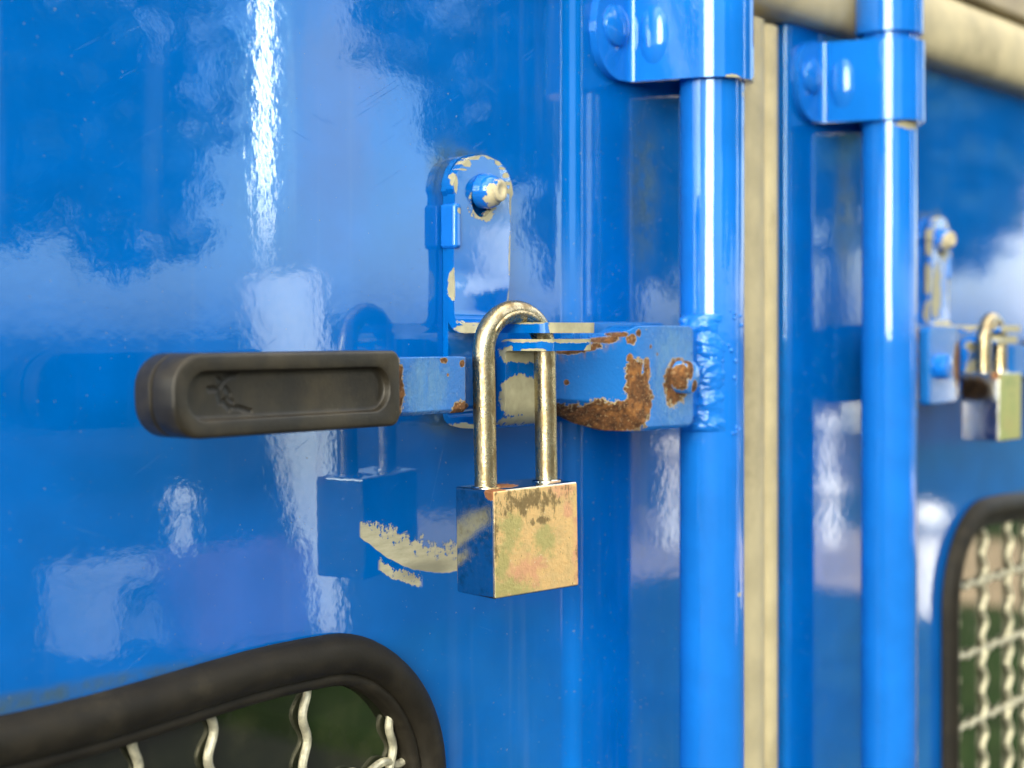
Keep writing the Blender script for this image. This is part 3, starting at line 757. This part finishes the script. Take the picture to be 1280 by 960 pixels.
lock.location = (.4295, -.0353, -.0707); lock.rotation_euler = (0, R(-1.2), LROT)
def copy_tree(o, parent=None):
    c = o.copy(); COL.objects.link(c)
    if parent is not None: c.parent = parent
    for ch in list(o.children): copy_tree(ch, c)
    return c
lock2 = make_padlock('blurred short-shackled padlock with green reflection painted into its front on the far door hasp', .0150, m_lock_green_reflection)
lock2.location = (.8362, -.0388, -.0408); lock2.rotation_euler = (0, R(.8), R(4))

# ------------------------------------------------------------------ unseen street, made up for its reflections in the glossy paint
GZ = -1.7
def gmat(name, base, var, scale, rough=.85):
    n = NT(name); n.P = n.tc.outputs['Object']
    col = n.mix(n.ramp(n.noise(scale, 6, .65), .35, .68), tuple(c * (1 - var) for c in base), tuple(min(1, c * (1 + var)) for c in base))
    n.set(Base_Color=col, Roughness=rough, Normal=n.bump(n.noise(scale * 12, 4, .6), .3, .02), Specular_IOR_Level=.12); return n.m
bm = bmesh.new(); bmesh.ops.create_grid(bm, x_segments=8, y_segments=8, size=400, matrix=Matrix.Translation((0, 0, GZ)))
tag(build('ground', bm, gmat('asphalt', (.020, .021, .023), .3, 1.2)), kind='structure')
m_grass = gmat('short_grass', (.014, .034, .007), .5, 2.5)
bm = bmesh.new(); box(bm, 4.6, 9.0, -5.4, -1.9, GZ - .1, GZ + .10); box(bm, 12.0, 40, -9, -1.9, GZ - .1, GZ + .10)
tag(build('lawn', bm, m_grass, bevel=.02), kind='structure')
bm = bmesh.new(); box(bm, 9.01, 11.99, -9, -1.9, GZ - .1, GZ + .09)
tag(build('path', bm, gmat('sandy_paving', (.34, .27, .18), .2, 2.5), bevel=.02), kind='structure')

m_white = gmat('white_painted_metal', (.82, .80, .75), .05, 3, .5)
m_grey = gmat('grey_stone', (.34, .33, .32), .15, 6, .6)
m_pink = gmat('mauve_paint', (.17, .09, .15), .15, 5, .5)
m_bark = gmat('bark', (.10, .075, .05), .4, 8)
m_leaf = gmat('leaf_green', (.022, .050, .012), .5, 1.5, .6)
def mirror_at(px, py, t):
    """where something stands that the flat door shows at this place of the photograph"""
    u = (px - 640) / 2000
    return Vector((t * (.78 + .625 * u), -(t * (.625 - .78 * u) - CAM_DIST), t * (413 - py) / 2000))

def tree(label, x, y, s, first=[None]):
    if first[0] is None:
        e = thing('added_tree', (x, y, GZ), label, 'tree', 'trees across the street')
        rnd = random.Random(11)
        bm = bmesh.new(); tube(bm, [(x, y, GZ), (x + .05, y, GZ + 1), (x - .05, y + .05, GZ + 2.2), (x, y, GZ + 3.6)], lambda q: .18 - .12 * q, 12)
        for k in range(7):
            a = k * .9; z = GZ + 1.6 + k * .28
            tube(bm, [(x, y, z), (x + math.cos(a) * .6, y + math.sin(a) * .6, z + .5), (x + math.cos(a) * 1.2, y + math.sin(a) * 1.2, z + .8)], lambda q: .06 - .045 * q, 8)
        build('trunk', bm, m_bark, e)
        bm = bmesh.new()
        clumps = [(Vector((rnd.uniform(-1.5, 1.5), rnd.uniform(-1.5, 1.5), rnd.uniform(2.3, 5.2))), rnd.uniform(.5, .95)) for _ in range(30)]
        for c, rad in clumps:
            for _ in range(260):
                d = Vector((rnd.gauss(0, 1), rnd.gauss(0, 1), rnd.gauss(0, 1))).normalized() * rad * rnd.uniform(.55, 1)
                p = c + d + Vector((x, y, GZ)); q = Matrix.Rotation(rnd.uniform(0, 6.3), 3, Vector((rnd.gauss(0, 1), rnd.gauss(0, 1), rnd.gauss(0, 1))).normalized())
                bm.faces.new([bm.verts.new(p + q @ Vector(v)) for v in ((-.11, -.05, 0), (0, -.08, .02), (.12, 0, 0), (0, .08, .02))])
        build('crown', bm, m_leaf, e)
        first[0] = e; o = e
    else: o = copy_tree(first[0])
    o.location = (x, y, GZ); o.scale = (s, s, s); o.rotation_euler.z = x * 1.7
    o['label'] = label
    return o
T = 'dark leafy tree added to darken reflections in the glossy blue doors'
for px, t, s in ((775, 12.5, 1.1), (1040, 16, 1.3), (-135, 14, 1.22), (-330, 13.5, 1.25), (-560, 14, 1.4)):  # unseen trees added to darken the reflection beside a pale gap
    p = mirror_at(px, 413, t); tree(T, p.x, p.y, s)
for x, y, s in ((-2, -12, 1.2), (2, -13, 1.2)): tree(T, x, y, s)  # unseen, added for dark reflections on the bars
p = mirror_at(412, 790, 9.0); q = mirror_at(345, 310, 9.0)
bm = bmesh.new()
lathe(bm, [(0, 0), (.07, .0), (.10, .35), (.16, .9), (.21, 1.5), (.24, 1.95), (.22, 2.02), (.19, 1.95), (.15, 1.6), (0, 1.5)], (p.x, p.y, GZ), q - Vector((p.x, p.y, GZ)), 24)
tag(build('planter', bm, m_white), 'pale tapering upright planter added for the white reflection below the lever grip', 'planter')  # unseen upright shaped to make the white reflection
for px, py, t in ((228, 628, 12), (840, 562, 12), (1035, 612, 12), (1032, 532, 14), (1160, 650, 9)):
    p = mirror_at(px, py, t); bm = bmesh.new()
    lathe(bm, [(.07, GZ - p.z), (.06, -.12), (.05, -.1), (.09, -.06), (.11, 0), (.09, .06), (.05, .1), (0, .11)], p, (0, 0, 1), 20)
    tag(build('bollard', bm, m_white), 'round-topped bollard added for a pale dot reflected in the blue paint', 'bollard', 'bollards across the street')  # unseen round heads added for small pale dots in the paint
p = mirror_at(150, 790, 8.6); bm = bmesh.new()
box(bm, p.x - .34, p.x + .30, p.y - .2, p.y + .2, GZ + .36, GZ + .46); box(bm, p.x - .34, p.x - .14, p.y - .2, p.y + .2, GZ, GZ + .359); box(bm, p.x + .14, p.x + .26, p.y - .2, p.y + .2, GZ, GZ + .359)
tag(build('bench', bm, m_grey, bevel=.02), 'low pale stone bench added for the pale reflection above the near window', 'bench')  # unseen, added for a pale reflected shape with a dark gap
p = mirror_at(300, 780, 8.8); bm = bmesh.new()
r0 = roundrect(-.40, .40, -.18, .18, .08, 5); r1 = roundrect(-.46, .46, -.22, .22, .08, 5); r2 = roundrect(-.40, .40, -.16, .16, .06, 5)
loft(bm, [[(p.x + a.x, p.y + a.y, GZ + h) for a in rr] for rr, h in ((r0, 0), (r1, .45), (r1, .50), (r2, .50), (r2, .40))])
tag(build('added_trough', bm, m_pink), 'mauve flower trough beside the stone bench, added for a mauve reflection in the near door', 'trough')  # unseen, added for the mauve blob in the reflection
hd = thing('hedge', (13, -22, GZ), 'long dark hedge far across the street, added as a dark band reflected in the doors', 'hedge')  # unseen foliage added to darken a low band of the reflection
rnd = random.Random(4); bm = bmesh.new()
for k in range(9000):
    u = rnd.random(); d = Vector((rnd.gauss(0, 1), rnd.gauss(0, 1), rnd.gauss(0, 1))).normalized()
    c = Vector((-6 + 42 * u, -21 - 6 * (1 - u) + rnd.uniform(-.7, .7), GZ + (.45 if u < .655 else 1) * rnd.uniform(0, 1.5 + .35 * math.sin(u * 40) + .25 * math.sin(u * 111))))
    q = Matrix.Rotation(rnd.uniform(0, 6.3), 3, d)
    bm.faces.new([bm.verts.new(c + q @ Vector(v) * 2.2) for v in ((-.11, -.05, 0), (0, -.08, .02), (.12, 0, 0), (0, .08, .02))])
build('foliage', bm, m_leaf, hd)
print('objects', len(bpy.data.objects))
